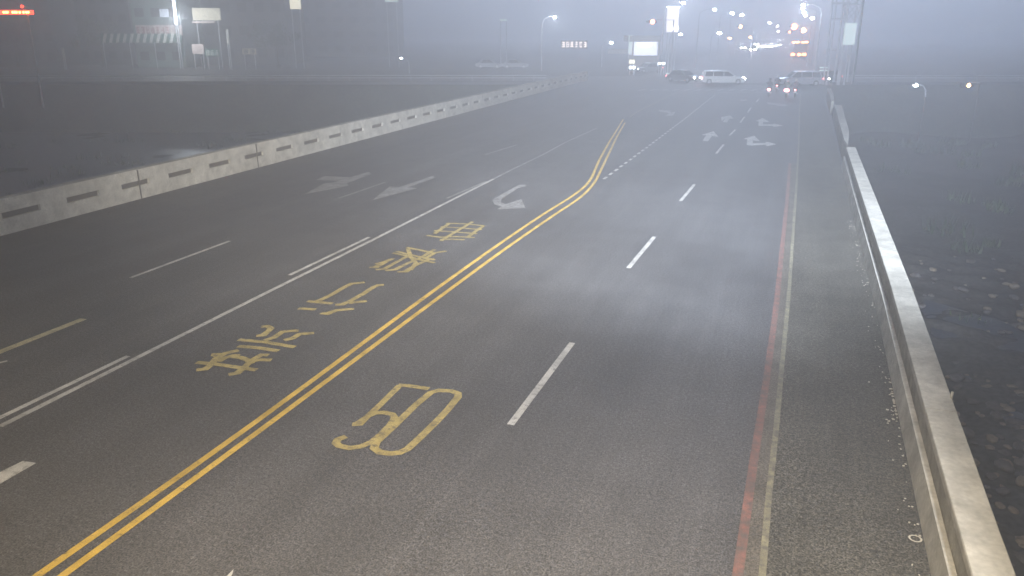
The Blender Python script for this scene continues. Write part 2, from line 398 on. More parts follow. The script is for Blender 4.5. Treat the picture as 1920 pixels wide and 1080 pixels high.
# white lines of the left carriageway
mark('lane_line', px_stroke(MB(), [(0, 800), (240, 679.5), (480, 559), (690, 454.5), (913, 342), (925, 336)], .13), 'white', 'solid white line beside the yellow lettering')
mark('lane_line', px_stroke(MB(), [(925, 336), (960, 318), (1020, 289), (1060, 267), (1120, 240)], .12), 'white2', 'faded far end of the solid white line')
for a, b, w, mm in (((-20, 793), (240, 668), .12, 'white'), ((543, 516), (692, 445), .12, 'white'), ((838, 372), (912, 340), .12, 'white2'), ((-40, 676), (157, 598), .2, 'paleyellow'),
                 ((245, 521), (431, 452), .12, 'white'), ((635, 372), (722, 342), .12, 'white2'), ((910, 290), (968, 272), .12, 'white2'), ((-20, 685), (14, 677), .08, 'white')):
    mark('lane_dash', px_stroke(MB(), [a, b], w), mm)
# right-hand dashes
for a, b in (((957, 797), (1073, 643)), ((1178, 503), (1227, 444)), ((1276, 377), (1302, 346)), ((1343, 288), (1357, 271)), ((1368, 254), (1379, 243)),
             ((1388, 230), (1396, 219)), ((1402, 211), (1408, 202)), ((1418, 192), (1423, 185))):
    mark('lane_dash', px_stroke(MB(), [a, b], .13), 'white')
dia = [G(1132, 336), G(1211, 278), G(1285, 222), G(1340, 178)]
def along(pts, s):
    for a, b in zip(pts, pts[1:]):
        L = (b - a).length
        if s <= L: return a + (b - a) * (s / L)
        s -= L
    return pts[-1]
tot = sum((b - a).length for a, b in zip(dia, dia[1:]))
dm = MB(); s_ = 0
while s_ < tot - .6:
    stroke(dm, [along(dia, s_), along(dia, s_ + .6)], .14); s_ += 1.15
mark('dotted_lane_line', dm, 'white')
# near tip of a white marking, bottom left and bottom middle
mark('arrow_marking', MB().poly([G(x, y, ZM) for x, y in ((-30, 925), (0, 907), (68, 868), (43, 864), (0, 885), (-30, 900))]), 'white', 'white dash end at the left edge of the view')
mark('arrow_marking', MB().poly([G(x, y, ZM) for x, y in ((438, 1067), (436, 1075), (425, 1100), (395, 1110))]), 'white', 'tip of a white arrow below the view')
# arrows
def flat(mb, polys):
    for i, pl in enumerate(polys): mb.poly([G(x, y, ZM + .002 * i) for x, y in pl])
    return mb
def arrow_px(name, polys, m, label): mark(name, flat(MB(), polys), m, label)
arrow_px('turn_arrow', [[(1075, 253), (1005 + 0, 262), (1115, 265)]][:0] or [
    [(1414, 254), (1393, 260.5), (1401, 261.5), (1400, 272), (1412, 273.5), (1412, 263.5), (1425, 265)],
    [(1411, 268.8), (1435, 267.6), (1436, 265.5), (1456, 270.4), (1437, 274.4), (1435.5, 271.8), (1411, 272.6)]], 'white', 'nearest straight and right arrow in the outer lane')
arrow_px('turn_arrow', [
    [(1430, 221.2), (1416.5, 227), (1422.5, 227.8), (1422, 235.5), (1430, 236.5), (1431, 228.6), (1443, 229)],
    [(1429, 233), (1449, 232.8), (1450, 231.4), (1469, 235.6), (1451, 238), (1449, 236), (1429, 236)]], 'white', 'second straight and right arrow in the outer lane')
arrow_px('turn_arrow', [[(1437, 191.6), (1446, 191.8), (1462, 194), (1476, 196.6), (1476, 199), (1460, 198.6), (1452, 196.4), (1440, 196)]], 'white2', 'third faint arrow in the outer lane')
arrow_px('turn_arrow', [[(1338, 246), (1315, 252.8), (1324, 253.6), (1317, 264), (1327, 265), (1335, 255), (1347, 256.6)], [(1322, 253), (1316, 256), (1330, 250)]], 'white', 'nearest arrow in the inner lane')
arrow_px('turn_arrow', [[(1369, 216.4), (1352, 219.5), (1360, 221), (1355, 229), (1363, 229.6), (1368, 222), (1376, 223)], [(1352, 219.5), (1353, 227), (1360, 221)]], 'white', 'second arrow in the inner lane')
arrow_px('turn_arrow', [[(1388, 187), (1400, 186), (1401, 188.5), (1389, 190)]], 'white2', 'third faint arrow in the inner lane')
arrow_px('turn_arrow', [[(1236, 206), (1256, 207), (1258, 211), (1267, 208.6), (1262, 216.5), (1247, 217.5), (1254, 212), (1236, 209.4)]], 'white2', 'faint arrow past the yellow bend')
zx = lambda x, y: (560 + x / 6.857, 300 + y / 6.857)
arrow_px('turn_arrow', [[zx(*p) for p in ((950, 515), (1170, 340), (1290, 352), (1720, 205), (1760, 225), (1400, 352), (1530, 362))]], 'white2', 'faded straight arrow pointing towards the camera')
arrow_px('turn_arrow', [[zx(*p) for p in ((70, 442), (330, 300), (440, 290), (900, 150), (930, 180), (620, 300), (640, 330))],
                        [zx(*p) for p in ((640, 268), (700, 225), (330, 205), (225, 255), (330, 262))]], 'white2', 'faded straight and side arrow by the far parapet')
zc = lambda x, y: (900 + x / 12, 330 + y / 12)
arrow_px('turn_arrow', [[zc(*p) for p in ((1040, 195), (880, 195), (560, 370), (270, 540), (330, 640), (620, 720), (740, 680), (480, 600), (480, 520), (860, 270), (1040, 235))],
                        [zc(*p) for p in ((930, 520), (560, 640), (380, 750), (600, 745), (1020, 720))]], 'white2', 'curved arrow beyond the yellow lettering')
# yellow lettering for the oncoming lane, read from the far side
def lettering(name, org, sc, strokes, w, label, m='yellow2'):
    mb = MB()
    for i, st in enumerate(strokes):
        stroke(mb, [G(org[0] + x / sc, org[1] + y / sc) for x, y in st], w if not isinstance(w, dict) else w.get(i, .14), ZM + .0012 * i)
    return mark(name, mb, m, label)
lettering('road_lettering', (350, 590), 7.385, [
    [(710, 440), (980, 460), (1270, 505)], [(715, 350), (1100, 385), (1500, 452)],
    [(1080, 362), (1210, 320), (1330, 240), (1550, 222)], [(1350, 360), (1470, 330), (1560, 275), (1765, 258)],
    [(965, 298), (1060, 290), (1130, 235), (1170, 195), (1120, 165), (1030, 172)],
    [(135, 668), (400, 690), (700, 735), (970, 772)],
    [(135, 775), (260, 760), (340, 700), (400, 620), (540, 540), (720, 500)], [(340, 565), (420, 560), (450, 610)], [(440, 660), (520, 610), (640, 575), (735, 575)],
    [(580, 840), (700, 820), (800, 740), (880, 660), (1010, 635), (1175, 638)], [(640, 590), (760, 605), (850, 640), (900, 690)], [(900, 650), (960, 610), (1040, 565), (1135, 572)]],
    .145, 'yellow lettering character nearest the camera, read from the far side')
lettering('road_lettering', (550, 510), 10.667, [
    [(100, 732), (450, 752)], [(280, 588), (790, 634)], [(430, 610), (620, 530), (800, 440), (1000, 320), (1170, 235), (1425, 214)],
    [(840, 662), (980, 655), (1130, 590), (1400, 440), (1600, 310), (1700, 270), (1812, 262)], [(1110, 630), (1300, 605), (1470, 588)],
    [(550, 832), (680, 842), (860, 775), (1215, 742)]],
    .15, 'second yellow lettering character from the camera')
lettering('road_lettering', (690, 400), 8.0, [
    [(20, 815), (110, 812), (300, 715), (380, 680)], [(110, 765), (250, 730), (345, 690)], [(115, 850), (250, 835), (370, 765), (560, 665), (660, 640)],
    [(260, 860), (400, 850), (560, 770), (800, 665), (1000, 545)], [(440, 882), (560, 880), (700, 790), (900, 700), (1000, 690)],
    [(430, 575), (620, 625), (1000, 705)], [(370, 600), (500, 625), (740, 690), (1000, 748)], [(580, 520), (800, 560), (960, 600)],
    [(850, 690), (1000, 600), (1175, 572)], [(640, 860), (720, 750), (640, 660), (600, 540)]],
    .13, 'dense third yellow lettering character from the camera')
lettering('road_lettering', (690, 400), 8.0, [
    [(1170, 150), (1450, 160), (1740, 188)], [(1090, 205), (1400, 222), (1710, 248)], [(990, 262), (1300, 282), (1640, 310)],
    [(880, 335), (1080, 362), (1330, 352), (1600, 368)], [(1080, 398), (1250, 392), (1450, 402)], [(1090, 420), (1300, 290), (1570, 130)],
    [(1000, 310), (1120, 225), (1230, 150)], [(1500, 360), (1620, 270), (1740, 190)]],
    .13, 'fourth and farthest yellow lettering character, gridlike')
lettering('speed_number', (560, 660), 3.4286, [
    [(345, 466), (385, 464), (440, 418), (520, 345), (650, 216)], [(640, 214), (700, 218), (838, 238)],
    [(436, 418), (490, 395), (545, 390), (600, 402), (618, 425), (590, 470), (530, 530), (470, 580), (400, 610), (330, 620), (262, 606), (238, 588), (250, 565), (305, 545)]],
    .13, 'yellow digit 5 painted on the lane')
lettering('speed_number', (560, 660), 3.4286, [
    [(760, 335), (850, 262), (900, 248), (980, 252), (1025, 268), (1025, 290), (960, 370), (880, 455), (780, 552), (700, 625), (650, 648), (590, 655), (520, 645), (485, 618), (500, 580), (600, 490), (680, 412), (762, 333)]],
    .14, 'yellow digit 0 painted on the lane')
# zebra crossing and stop lines
zb = 0
for k in range(15):
    u0 = -7.5 + k * 1.25
    c0 = bank(u0 + 1.2, -9.5); c1 = bank(u0 - .2, -6.6)
    mark('crossing_stripe', stroke(MB(), [(c0.x, c0.y), (c0.x + .4, c0.y + 2.6)], .42), 'white2')
mark('stop_line', stroke(MB(), [(-8.3, 90.2), (-.3, 93.0)], .35), 'white2')
mh = MB(); cc = G(1716, 1011)
for a in range(16):
    for r0, r1 in ((.06, .085),):
        t0, t1 = 2 * PI * a / 16, 2 * PI * (a + 1) / 16
        mh.poly([(cc.x + r * math.cos(t), cc.y + r * math.sin(t), .012) for r, t in ((r0, t0), (r1, t0), (r1, t1), (r0, t1))])
mark('drain_ring', mh, 'litter')
lt = MB()
for k in range(26):
    q = G(random.gauss(1686, 10), random.gauss(765, 22)); s0 = random.uniform(.008, .025)
    lt.box((min(q.x, RBx(q.y) - .03), q.y, .014), (s0 * 2, s0 * 1.5, .012), random.uniform(0, 3))
for k in range(140):
    y = random.uniform(4, 30); lt.box((RBx(y) - abs(random.gauss(.02, .12)) - .03, y, .012), (random.uniform(.008, .03), random.uniform(.008, .03), .01), random.uniform(0, 3))
tag(lt.build('litter', 'litter'), 'pale grit and litter lying at the foot of the near parapet', 'litter', kind='stuff')

# ------------------------------------------------------------------ parapets
rp = empty('bridge_parapet', (0, 0, 0)); tag(rp, 'pale concrete parapet with a broad flat top along the near side of the bridge', 'parapet')
path = [(RBx(y), y) for y in (-10, -4, 2, 6, 9.54, 14, 19.28, 25, 32, 38, 43.0)]
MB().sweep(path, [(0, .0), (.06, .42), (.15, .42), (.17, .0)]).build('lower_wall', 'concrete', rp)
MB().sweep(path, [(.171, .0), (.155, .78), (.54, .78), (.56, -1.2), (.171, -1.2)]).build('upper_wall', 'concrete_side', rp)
def interp_path(y0, y1): return [(RBx(y0 + (y1 - y0) * t / 6), y0 + (y1 - y0) * t / 6) for t in range(7)]
jy = G(1735, 762, .92).y
for a, b in ((-10, jy - 9.5), (jy - 9.49, jy - .012), (jy + .012, jy + 10), (jy + 10.02, jy + 19), (jy + 19.02, 43.0)):
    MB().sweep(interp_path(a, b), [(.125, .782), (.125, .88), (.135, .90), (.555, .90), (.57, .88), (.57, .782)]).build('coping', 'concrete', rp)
hk = G(1780, 745, .9); MB().tube([(hk.x + .02, hk.y, .7), (hk.x + .03, hk.y, 1.0)], .02, 6).build('steel_stub', 'concrete', rp)
def seg(quad, h, label):
    o = empty('parapet_block', G(*quad[0], 0)); 
    base = Vector(o.location)
    pts = [G(x, y, h) for x, y in quad]
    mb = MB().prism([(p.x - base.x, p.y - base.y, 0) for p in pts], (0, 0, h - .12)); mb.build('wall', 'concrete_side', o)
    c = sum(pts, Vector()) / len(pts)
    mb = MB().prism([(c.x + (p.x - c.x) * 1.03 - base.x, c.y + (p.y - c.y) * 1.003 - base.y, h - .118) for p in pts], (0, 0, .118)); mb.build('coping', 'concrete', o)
    tag(o, label, 'parapet')
seg([(1590, 272), (1592, 246), (1578, 197), (1564, 196), (1570, 215), (1583, 262)], 1.0, 'short tapered parapet block just beyond the gap in the near parapet')
seg([(1563.5, 190), (1563, 178), (1558, 166), (1551, 166), (1556, 180), (1559, 190)], 1.0, 'farthest short parapet block by the lattice tower')

lp = empty('far_parapet', (0, 0, 0)); lp.name = 'bridge_parapet'; tag(lp, 'long concrete parapet with a row of dark slots along the left side', 'parapet')
def lpath(a, b, n=6): return [(LB(a + (b - a) * t / n), a + (b - a) * t / n) for t in range(n + 1)]
Y0, Y1 = -8, 107
MB().sweep(lpath(Y0, Y1), [(0, 0), (-.02, .52), (-.40, .52), (-.42, -1.2), (0, -1.2)]).build('lower_wall', 'concrete', lp)
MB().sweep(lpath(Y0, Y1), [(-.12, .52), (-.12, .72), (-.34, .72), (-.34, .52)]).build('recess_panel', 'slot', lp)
MB().sweep(lpath(Y0, Y1), [(-.02, .72), (-.03, 1.16), (-.42, 1.16), (-.42, .72)]).build('top_beam', 'concrete', lp)
ps = MB(); y = Y0
per = 2.62
y = 21.0 + 1.75 - per * 12
while y < Y1:
    if y > Y0 + 1:
        ps.sweep(lpath(y, y + 1.12, 1), [(-.012, .521), (-.025, .719), (-.2, .719), (-.2, .521)])
    y += per
ps.build('slot_post', 'concrete', lp)['kind'] = 'stuff'
js = MB(); 
for px in (268, 463): 
    yy = G(px, 330, .6).y
    q = P(px, 340, 30)
jy2 = G(268, 345, .6).y
js.box((LB(jy2) + .0, jy2, .57), (.06, .035, 1.16)); js.build('expansion_joint', 'slot', lp)
jy3 = G(463, 290, .6).y; MB().box((LB(jy3) + .0, jy3, .57), (.06, .03, 1.16)).build('expansion_joint', 'slot', lp)

# ------------------------------------------------------------------ river rocks
protos = []
for i in range(6):
    mb = MB(); mb.ball((0, 0, 0), (1, random.uniform(.6, .9), random.uniform(.4, .6)), 9, 6, .14)
    protos.append(mb.build('river_rock', 'rock' if i % 2 else 'rock2', None, True))
for i in range(270):
    o = protos[i] if i < 6 else protos[i % 6].copy()
    if i >= 6: C.objects.link(o)
    while True:
        px, py = random.uniform(1700, 1960), 480 + 640 * random.random() ** 1.0
        g = G(px, py, Z_BED + .3)
        if g.x > 3.6 and g.y > 5: break
    o.location = g; r = random.choice((.08, .10, .13, .16, .2, .26))
    o.scale = (r, r, r); o.rotation_euler = (0, 0, random.uniform(0, 6))
    tag(o, 'rounded pale brown river rock lying in the dark riverbed below the near parapet' if i % 2 else 'rounded dark grey river rock lying in the dark riverbed below the near parapet', 'rock', 'rocks in the riverbed')

# ------------------------------------------------------------------ street lamps and signals
def point(name, loc, watts, col, parent=None, r=.3):
    l = bpy.data.lights.new(name, 'POINT'); l.energy = watts; l.color = col; l.shadow_soft_size = r
    o = bpy.data.objects.new(name, l); C.objects.link(o); o.location = loc
    if parent: o.parent = parent
    return o
def lamp(head, gz, arm, label, near=False, m='e_white', scale=1.0, watts=0):
    """head: 3D point of the lamp head; arm: signed length along the cross street"""
    bx, by = head.x + arm * ca, head.y + arm * sa
    o = empty('street_lamp', (bx, by, gz)); H = head.z - gz; d = Vector((-arm * ca, -arm * sa, 0))
    MB().tube([(0, 0, 0), (0, 0, H - 1.2)], [.11, .07] if gz > -1 else [.05, .04], 8).build('pole', 'steel' if gz > -1 else 'darksteel', o)
    pts = [Vector((0, 0, H - 1.2)), Vector((0, 0, H - .5)) + d * .06, Vector((0, 0, H - .1)) + d * .3, Vector((0, 0, H + .1)) + d * .65, Vector((0, 0, H + .12)) + d * .95]
    MB().tube(pts, [.07, .065, .055, .05, .045], 6).build('arm', 'steel', o)
    an = math.atan2(d.y, d.x)
    hd = MB().box((d.x, d.y, H + .10), (.75, .32, .14), an, .8).build('lamp_head', 'steel', o)
    MB().ball((d.x, d.y, H), (.30 * scale, .30 * scale, .18 * scale), 8, 6).build('lamp_lens', m, hd, True)
    if watts: point('lamp_light', (d.x, d.y, H - .4), watts, (.85, .93, 1.0), o)
    tag(o, label, 'street lamp', 'street lamps along the hazy road')
    return o
LAMPS = [
    (1506, 9, 118, 2.7, 'white street lamp on a curved arm, nearest of the right-hand row beside the lattice tower'),
    (1505, 16, 150, 2.6, 'second white street lamp down the right-hand row'),
    (1508, 24, 185, 2.6, 'third white street lamp down the right-hand row'),
    (1510, 29, 225, 2.6, 'fourth white street lamp down the right-hand row'),
    (1523, 34, 205, 2.6, 'white street lamp set slightly right of the stacked row of lamps'),
    (1281, 5, 120, -2.6, 'white street lamp above and right of the tall pale sign'),
    (1340, 18, 145, -2.6, 'second white street lamp down the left-hand row'),
    (1373, 25, 185, -2.6, 'third white street lamp, left one of a close pair'),
    (1391, 28, 200, -2.6, 'fourth white street lamp, right one of a close pair'),
    (1443, 43, 280, -2.6, 'small far white street lamp left of the red signals'),
    (1458, 49, 320, -2.6, 'upper of two tiny lamps left of the red signals'),
    (1459, 59, 340, -2.6, 'lower bluish of two tiny lamps left of the red signals'),
    (1276, 64, 125, -1.6, 'low white lamp at the foot of the tall pale sign'),
    (1349, 62, 170, -1.6, 'low white lamp standing alone left of the amber light'),
    (1040, 32, 135, -2.0, 'lone white street lamp above the warm lettered shop sign'),
    (1146, 80, 150, -1.6, 'small low lamp left of the bright shopfront'),
    (1368, 72, 220, 1.6, 'low lamp left of the distant headlights'),
    (1407, 70, 260, 1.6, 'small low lamp above the distant headlights'),
]
for px, py, dist, arm, lab in LAMPS:
    p = P(px, py, dist)
    k = dist / 120
    lamp(p, 0, arm, lab, m='e_amber' if px in (1368, 1407) else 'e_white' if dist < 160 else 'e_white_far', scale=(1.0 if dist < 130 else min(1.6, k)), watts=600 if px in (1506, 1281, 1040) else 0)
p = P(1717, 160, 86); lamp(p, Z_BED, 1.2, 'lone white lamp low over the dark riverside right of the bridge', scale=.9)
p = P(752, 109, 128); lamp(p, -.02, 1.2, 'small white lamp low on the far bank left of the bridge', scale=.8)

def signal(px, py, dist, col, label, w=1.25, scale=1.0, arm=3.0, gz=0.0):
    p = P(px, py, dist)
    o = empty('traffic_signal', (p.x + arm * ca, p.y + arm * sa, gz)); H = p.z - gz; d = Vector((-arm * ca, -arm * sa, 0)); an = math.atan2(d.y, d.x)
    MB().tube([(0, 0, 0), (0, 0, H + .3)], [.12, .09] if gz > -1 else [.05, .04], 8).build('pole', 'steel' if gz > -1 else 'darksteel', o)
    MB().tube([(0, 0, H + .25), (d.x, d.y, H + .3)], .05, 6).build('arm', 'steel', o)
    hs = MB().box((d.x * 1.0, d.y * 1.0, H), (w, .22, .4), an).build('signal_box', 'darksteel', o, bevel=.03)
    t = Vector((math.cos(an), math.sin(an), 0)); nrm = Vector((sa, -ca, 0))
    for k, mm in ((-1, 'darksteel'), (0, 'darksteel'), (1, col)):
        q = Vector((d.x, d.y, H)) + t * k * .4 * -1 * 0 + t * (k * .38 - .38) * (-1 if arm > 0 else 1) + nrm * .14
        r_ = (.2 * scale) if mm == col else .14
        MB().ball(q, (r_, r_ * .6, r_), 10, 6).build('signal_lens', mm, hs, True)
    if scale > 2: point('signal_light', Vector((d.x, d.y, H)) + nrm * 1.0, 260, (1.0, .3, .12), o)
    tag(o, label, 'traffic signal')
signal(1223, 41, 118, 'e_red', 'red traffic signal on an arm left of the tall pale sign', scale=1.5)
signal(1388, 50, 190, 'e_amber', 'amber light on a signal arm between the white lamps', scale=1.8)
signal(1489, 50, 150, 'e_red', 'large red traffic signal above the middle of the far road', scale=2.6)
signal(1506, 57, 160, 'e_amber', 'orange white signal just right of the large red one', scale=2.2)
signal(1480, 60, 185, 'e_red', 'small dim red signal left of and below the large red one', scale=1.2)
signal(1815, 160, 86, 'e_amber', 'small orange light on a low post at the right riverside', scale=.9, arm=1.2, gz=Z_BED)

# unseen street lamps added as fill light for the near bridge, on the parapets
def fill_lamp(x, y, hx, z, watts, label):
    o = empty('street_lamp', (x, y, .9))
    MB().tube([(0, 0, 0), (0, 0, z - 1.5)], [.12, .08], 10).build('pole', 'steel', o)
    MB().tube([(0, 0, z - 1.5), ((hx - x) * .4, 0, z - 1.0), (hx - x, 0, z - .9)], .05, 8).build('arm', 'steel', o)
    hd = MB().box((hx - x, 0, z - .85), (.8, .35, .15), 0, .8).build('lamp_head', 'steel', o)
    MB().ball((hx - x, 0, z - .95), (.3, .14, .05), 10, 6).build('lamp_lens', 'e_fill', hd, True)
    l = bpy.data.lights.new('lamp_light', 'SPOT'); l.energy = watts; l.color = (1.0, 0.80, 0.50); l.shadow_soft_size = .25; l.spot_size = math.radians(150); l.spot_blend = .8
    lo = bpy.data.objects.new('lamp_light', l); C.objects.link(lo); lo.parent = o; lo.location = (hx - x, 0, z - 1.05)
    tag(o, label, 'street lamp')
fill_lamp(2.9, 1.5, -1.2, 11.0, 5000, 'added warm fill lamp, out of view on the near parapet behind the camera')
fill_lamp(-24.9, 2.0, -22.5, 10.0, 1500, 'added warm fill lamp, out of view on the far left parapet beside the camera')


def fill_flood(x, y, z, aim, watts, cone, col, label):
    """added fill lamp on an unseen mast beside the camera, brightening road and parapets"""
    o = empty('fill_flood', (x, y, 0.9)); H = z - .9
    MB().tube([(0, 0, 0), (0, 0, H)], [.12, .09], 10).build('pole', 'steel', o)
    d = (Vector(aim) - Vector((x, y, z))).normalized(); q = d.to_track_quat('-Z', 'Y')
    hd = MB().box((0, 0, 0), (.5, .35, .18), 0, .85).build('lamp_head', 'darksteel', o, bevel=.02); hd.location = (0, 0, H); hd.rotation_euler = q.to_euler()
    MB().box((0, 0, -.10), (.42, .28, .01)).build('lamp_lens', 'e_fill', hd)
    l = bpy.data.lights.new('fill_flood_light', 'SPOT'); l.energy = watts; l.color = col; l.shadow_soft_size = .2; l.spot_size = math.radians(cone); l.spot_blend = 1.0
    lo = bpy.data.objects.new('fill_flood_light', l); C.objects.link(lo); lo.parent = o; lo.location = Vector((0, 0, H)) + d * .2; lo.rotation_euler = q.to_euler()
    tag(o, label, 'fill_flood')
fill_flood(3.1, -1.5, 12.0, (-15, 92, 0), 195000, 58, (0.80, 0.88, 1.0), 'added fill light, out of view on the near parapet, aimed down the bridge')
fill_flood(3.1, -3.2, 11.0, (-5, 20, 0), 9500, 76, (0.95, 0.95, 1.0), 'added lower fill light, out of view on the near parapet, aimed at the road just ahead')
fill_flood(3.1, -5.0, 12.0, (-24, 48, 0), 56000, 44, (1.0, 0.92, 0.80), 'added fill light, out of view on the near parapet, aimed at the far left parapet')

# ------------------------------------------------------------------ vehicles
def extrude_profile(prof, w, inset=0.0, ztop=None):
    """prof: (x,z) closed loop; narrower towards the top"""
    mb = MB(); n = len(prof); zs = [z for _, z in prof]; z0, z1 = min(zs), max(zs)
    def hw(z): return w / 2 - inset * max(0, (z - z0) / (z1 - z0))
    A = [(x, -hw(z), z) for x, z in prof]; B = [(x, hw(z), z) for x, z in prof]
    mb.add(A + B, [tuple(range(n))[::-1], tuple(range(n, 2 * n))] + [(k, (k + 1) % n, n + (k + 1) % n, n + k) for k in range(n)])
    return mb
def make_car(body, L=4.6, wid=1.75, Ht=1.5, wagon=False, head='e_head', tail='e_tail', headscale=1.0, head_on=True, tail_on=False):
    o = empty('car')
    h = L / 2; b = Ht * .58
    prof = [(-h, .35), (-h + .05, b - .06), (-h + .35, b), (h - 1.25, b), (h - .35, b - .12), (h, b - .28), (h + .02, .32), (h - .3, .22), (-h + .3, .22)]
    extrude_profile(prof, wid, .10).build('body', body, o, bevel=.05)
    if wagon: cp = [(-h + .12, b - .01), (-h + .35, Ht - .06), (-h + .6, Ht), (h - 2.2, Ht), (h - 1.95, Ht - .08), (h - 1.15, b - .01)]
    else: cp = [(-h + .45, b - .01), (-h + 1.15, Ht - .05), (-h + 1.5, Ht), (h - 2.3, Ht), (h - 2.05, Ht - .08), (h - 1.2, b - .01)]
    extrude_profile(cp, wid - .14, .18).build('roof', body, o, bevel=.04)
    def sidewin(x0, x1, x2, x3, s):
        y0 = (wid / 2 - .07) * s; z0, z1 = b + .04, Ht - .12
        k = .18 * (z1 - b) / (Ht - b)
        mb = MB().add([(x0, y0 + .012 * s, z0), (x1, y0 + .012 * s, z0), (x2, y0 - k * s + .025 * s, z1), (x3, y0 - k * s + .025 * s, z1)], [(0, 1, 2, 3)])
        mb.build('side_window', 'glass', o)
    for s in (-1, 1):
        if wagon:
            sidewin(-h + .3, -h + 1.3, -h + 1.3, -h + .5, s); sidewin(-h + 1.38, -.05, -.05, -h + 1.38, s); sidewin(.03, h - 1.35, h - 2.05, .03, s)
        else:
            sidewin(-h + .8, -.35, -.35, -h + 1.4, s); sidewin(-.27, h - 1.45, h - 2.15, -.27, s)
    # windscreen and rear window
    hw0, hw1 = wid / 2 - .13, wid / 2 - .27
    MB().add([(h - 1.17, -hw0, b + .03), (h - 1.17, hw0, b + .03), (h - 1.90, hw1, Ht - .08), (h - 1.90, -hw1, Ht - .08)], [(0, 1, 2, 3)]).build('windscreen', 'glass', o)
    xr0, xr1 = (-h + .10, -h + .27) if wagon else (-h + .42, -h + 1.0)
    MB().add([(xr0, -hw0, b + .03), (xr0, hw0, b + .03), (xr1, hw1, Ht - .12), (xr1, -hw1, Ht - .12)], [(0, 1, 2, 3)]).build('rear_window', 'glass', o)
    for x in (-h + .85, h - .85):
        for s in (-1, 1):
            y = s * (wid / 2 - .10)
            w_ = MB().tube([(x, y - .11, .32), (x, y + .11, .32)], .32, 16).build('wheel', 'tyre', o)
            MB().tube([(x, y + s * .10, .32), (x, y + s * .118, .32)], .2, 12).build('rim', 'rim', w_)
    for s in (-1, 1):
        MB().ball((h - .02, s * (wid / 2 - .3), b - .27), (.07 * headscale, .17 * headscale, .10 * headscale), 8, 6).build('headlight', head if head_on else 'rim', o, True)
        MB().box((-h - .0, s * (wid / 2 - .26), b - .16), (.06, .34, .15)).build('tail_light', tail, o)
        MB().box((h - 1.35, s * (wid / 2 + .08), b + .06), (.12, .18, .12)).build('wing_mirror', body, o)
    MB().box((h + .0, 0, .42), (.05, .5, .14)).build('number_plate', 'plate', o)
    return o
c1 = make_car('carwhite', 5.2, 1.8, 1.62, True, headscale=1.6); q = (G(1306, 157) + G(1402, 158)) / 2
c1.location = (q.x, q.y, .01); c1.rotation_euler = (0, 0, YAW - .06)
tag(c1, 'white estate car crossing the junction, side on, left of the scooters', 'car')
c2 = make_car('carsilver', 5.2, 1.8, 1.68, True, headscale=.6, head_on=False); q = (G(1457, 161) + G(1537, 161)) / 2
c2.location = (q.x, q.y + .5, .01); c2.rotation_euler = (0, 0, YAW + PI)
tag(c2, 'silver van crossing the junction behind the scooters', 'car')
c3 = make_car('cardark', 4.5, 1.78, 1.5, headscale=1.3); q = G(1546, 158)
c3.location = (q.x + .6, q.y + 3.5, .01); c3.rotation_euler = (0, 0, -PI / 2 - .35)
tag(c3, 'dark car with bright headlights at the right end of the junction by the tower', 'car')
c4 = make_car('cardark', 4.5, 1.78, 1.5, headscale=1.3); q = G(1278, 155)
c4.location = (q.x, q.y + 1.5, .01); c4.rotation_euler = (0, 0, YAW - .9)
tag(c4, 'dark car with bright headlight just left of the white estate car', 'car')
c5 = make_car('cargrey', 4.6, 1.78, 1.5, head_on=True, headscale=.8); q = G(1212, 137)
c5.location = (q.x, q.y + 1, .01); c5.rotation_euler = (0, 0, YAW + PI + .5)
tag(c5, 'grey car waiting in front of the bright shopfront', 'car')
# distant queue of oncoming headlights
ordn = ['leftmost', 'second from the left', 'third from the left', 'fourth from the left', 'fifth from the left', 'sixth from the left', 'seventh from the left', 'eighth from the left', 'ninth from the left', 'tenth from the left', 'rightmost']
fc = make_car('cargrey', head='e_head_far', headscale=1.8)
spots = [(1394, 89.5), (1412, 93), (1419, 83), (1425, 87), (1432, 84), (1439, 87), (1446, 82), (1452, 86), (1459, 84), (1461, 75), (1471, 73)]
for i, (px, py) in enumerate(spots):
    o = fc if i == 0 else copy_tree(fc)
    g = G(px, py, .6); o.location = (g.x, g.y + 2, .01); o.rotation_euler = (0, 0, -PI / 2 + .02 * (i % 3 - 1))
    tag(o, 'far oncoming car with glaring headlights, %s of the distant queue' % ordn[i], 'car', 'oncoming cars queued far down the road')
# parked cars on the left bank, barely lit
pk = make_car('cargrey', head_on=False, tail='rim')
for i, (px, py, rz, lab) in enumerate(((440, 121, .1, 'parked grey car on the far bank below the small lit sign'), (905, 127, 0, 'parked grey car on the far bank left of the parapet end'), (955, 127, .05, 'parked grey car on the far bank nearest the parapet end'), (150, 115, 0, 'parked grey car at the dark left end of the far bank'))):
    o = pk if i == 0 else copy_tree(pk)
    g = G(px, py + 2, 0); o.location = (g.x, g.y + 3, .0); o.rotation_euler = (0, 0, YAW + rz); tag(o, lab, 'car', 'cars parked on the far bank')
# bus seen from behind
q = P(1500, 98, 180)
bus = empty('bus', (q.x, q.y + 5, 0)); tag(bus, 'tall bus or lorry seen from behind with rows of orange lights down the far road', 'bus')
MB().box((0, 0, 2.15), (2.9, 10, 3.5)).build('body', 'cardark', bus, bevel=.12)
MB().box((0, -5.02, 2.7), (2.3, .04, 1.0)).build('rear_window', 'glass', bus)
for x in (-1.1, 1.1):
    for y in (-3.2, 3.2): MB().tube([(x - .15, y, .5), (x + .15, y, .5)], .5, 14).build('wheel', 'tyre', bus)
for x in (-1.45, -.7, .45, 1.15): MB().ball((x, -5.05, 3.78), (.38, .1, .20), 8, 6).build('marker_light', 'e_orange', bus, True)
for x in (-1.4, -.1, .9): MB().ball((x, -5.05, 1.25), (.42, .1, .28), 8, 6).build('tail_light', 'e_orange', bus, True)

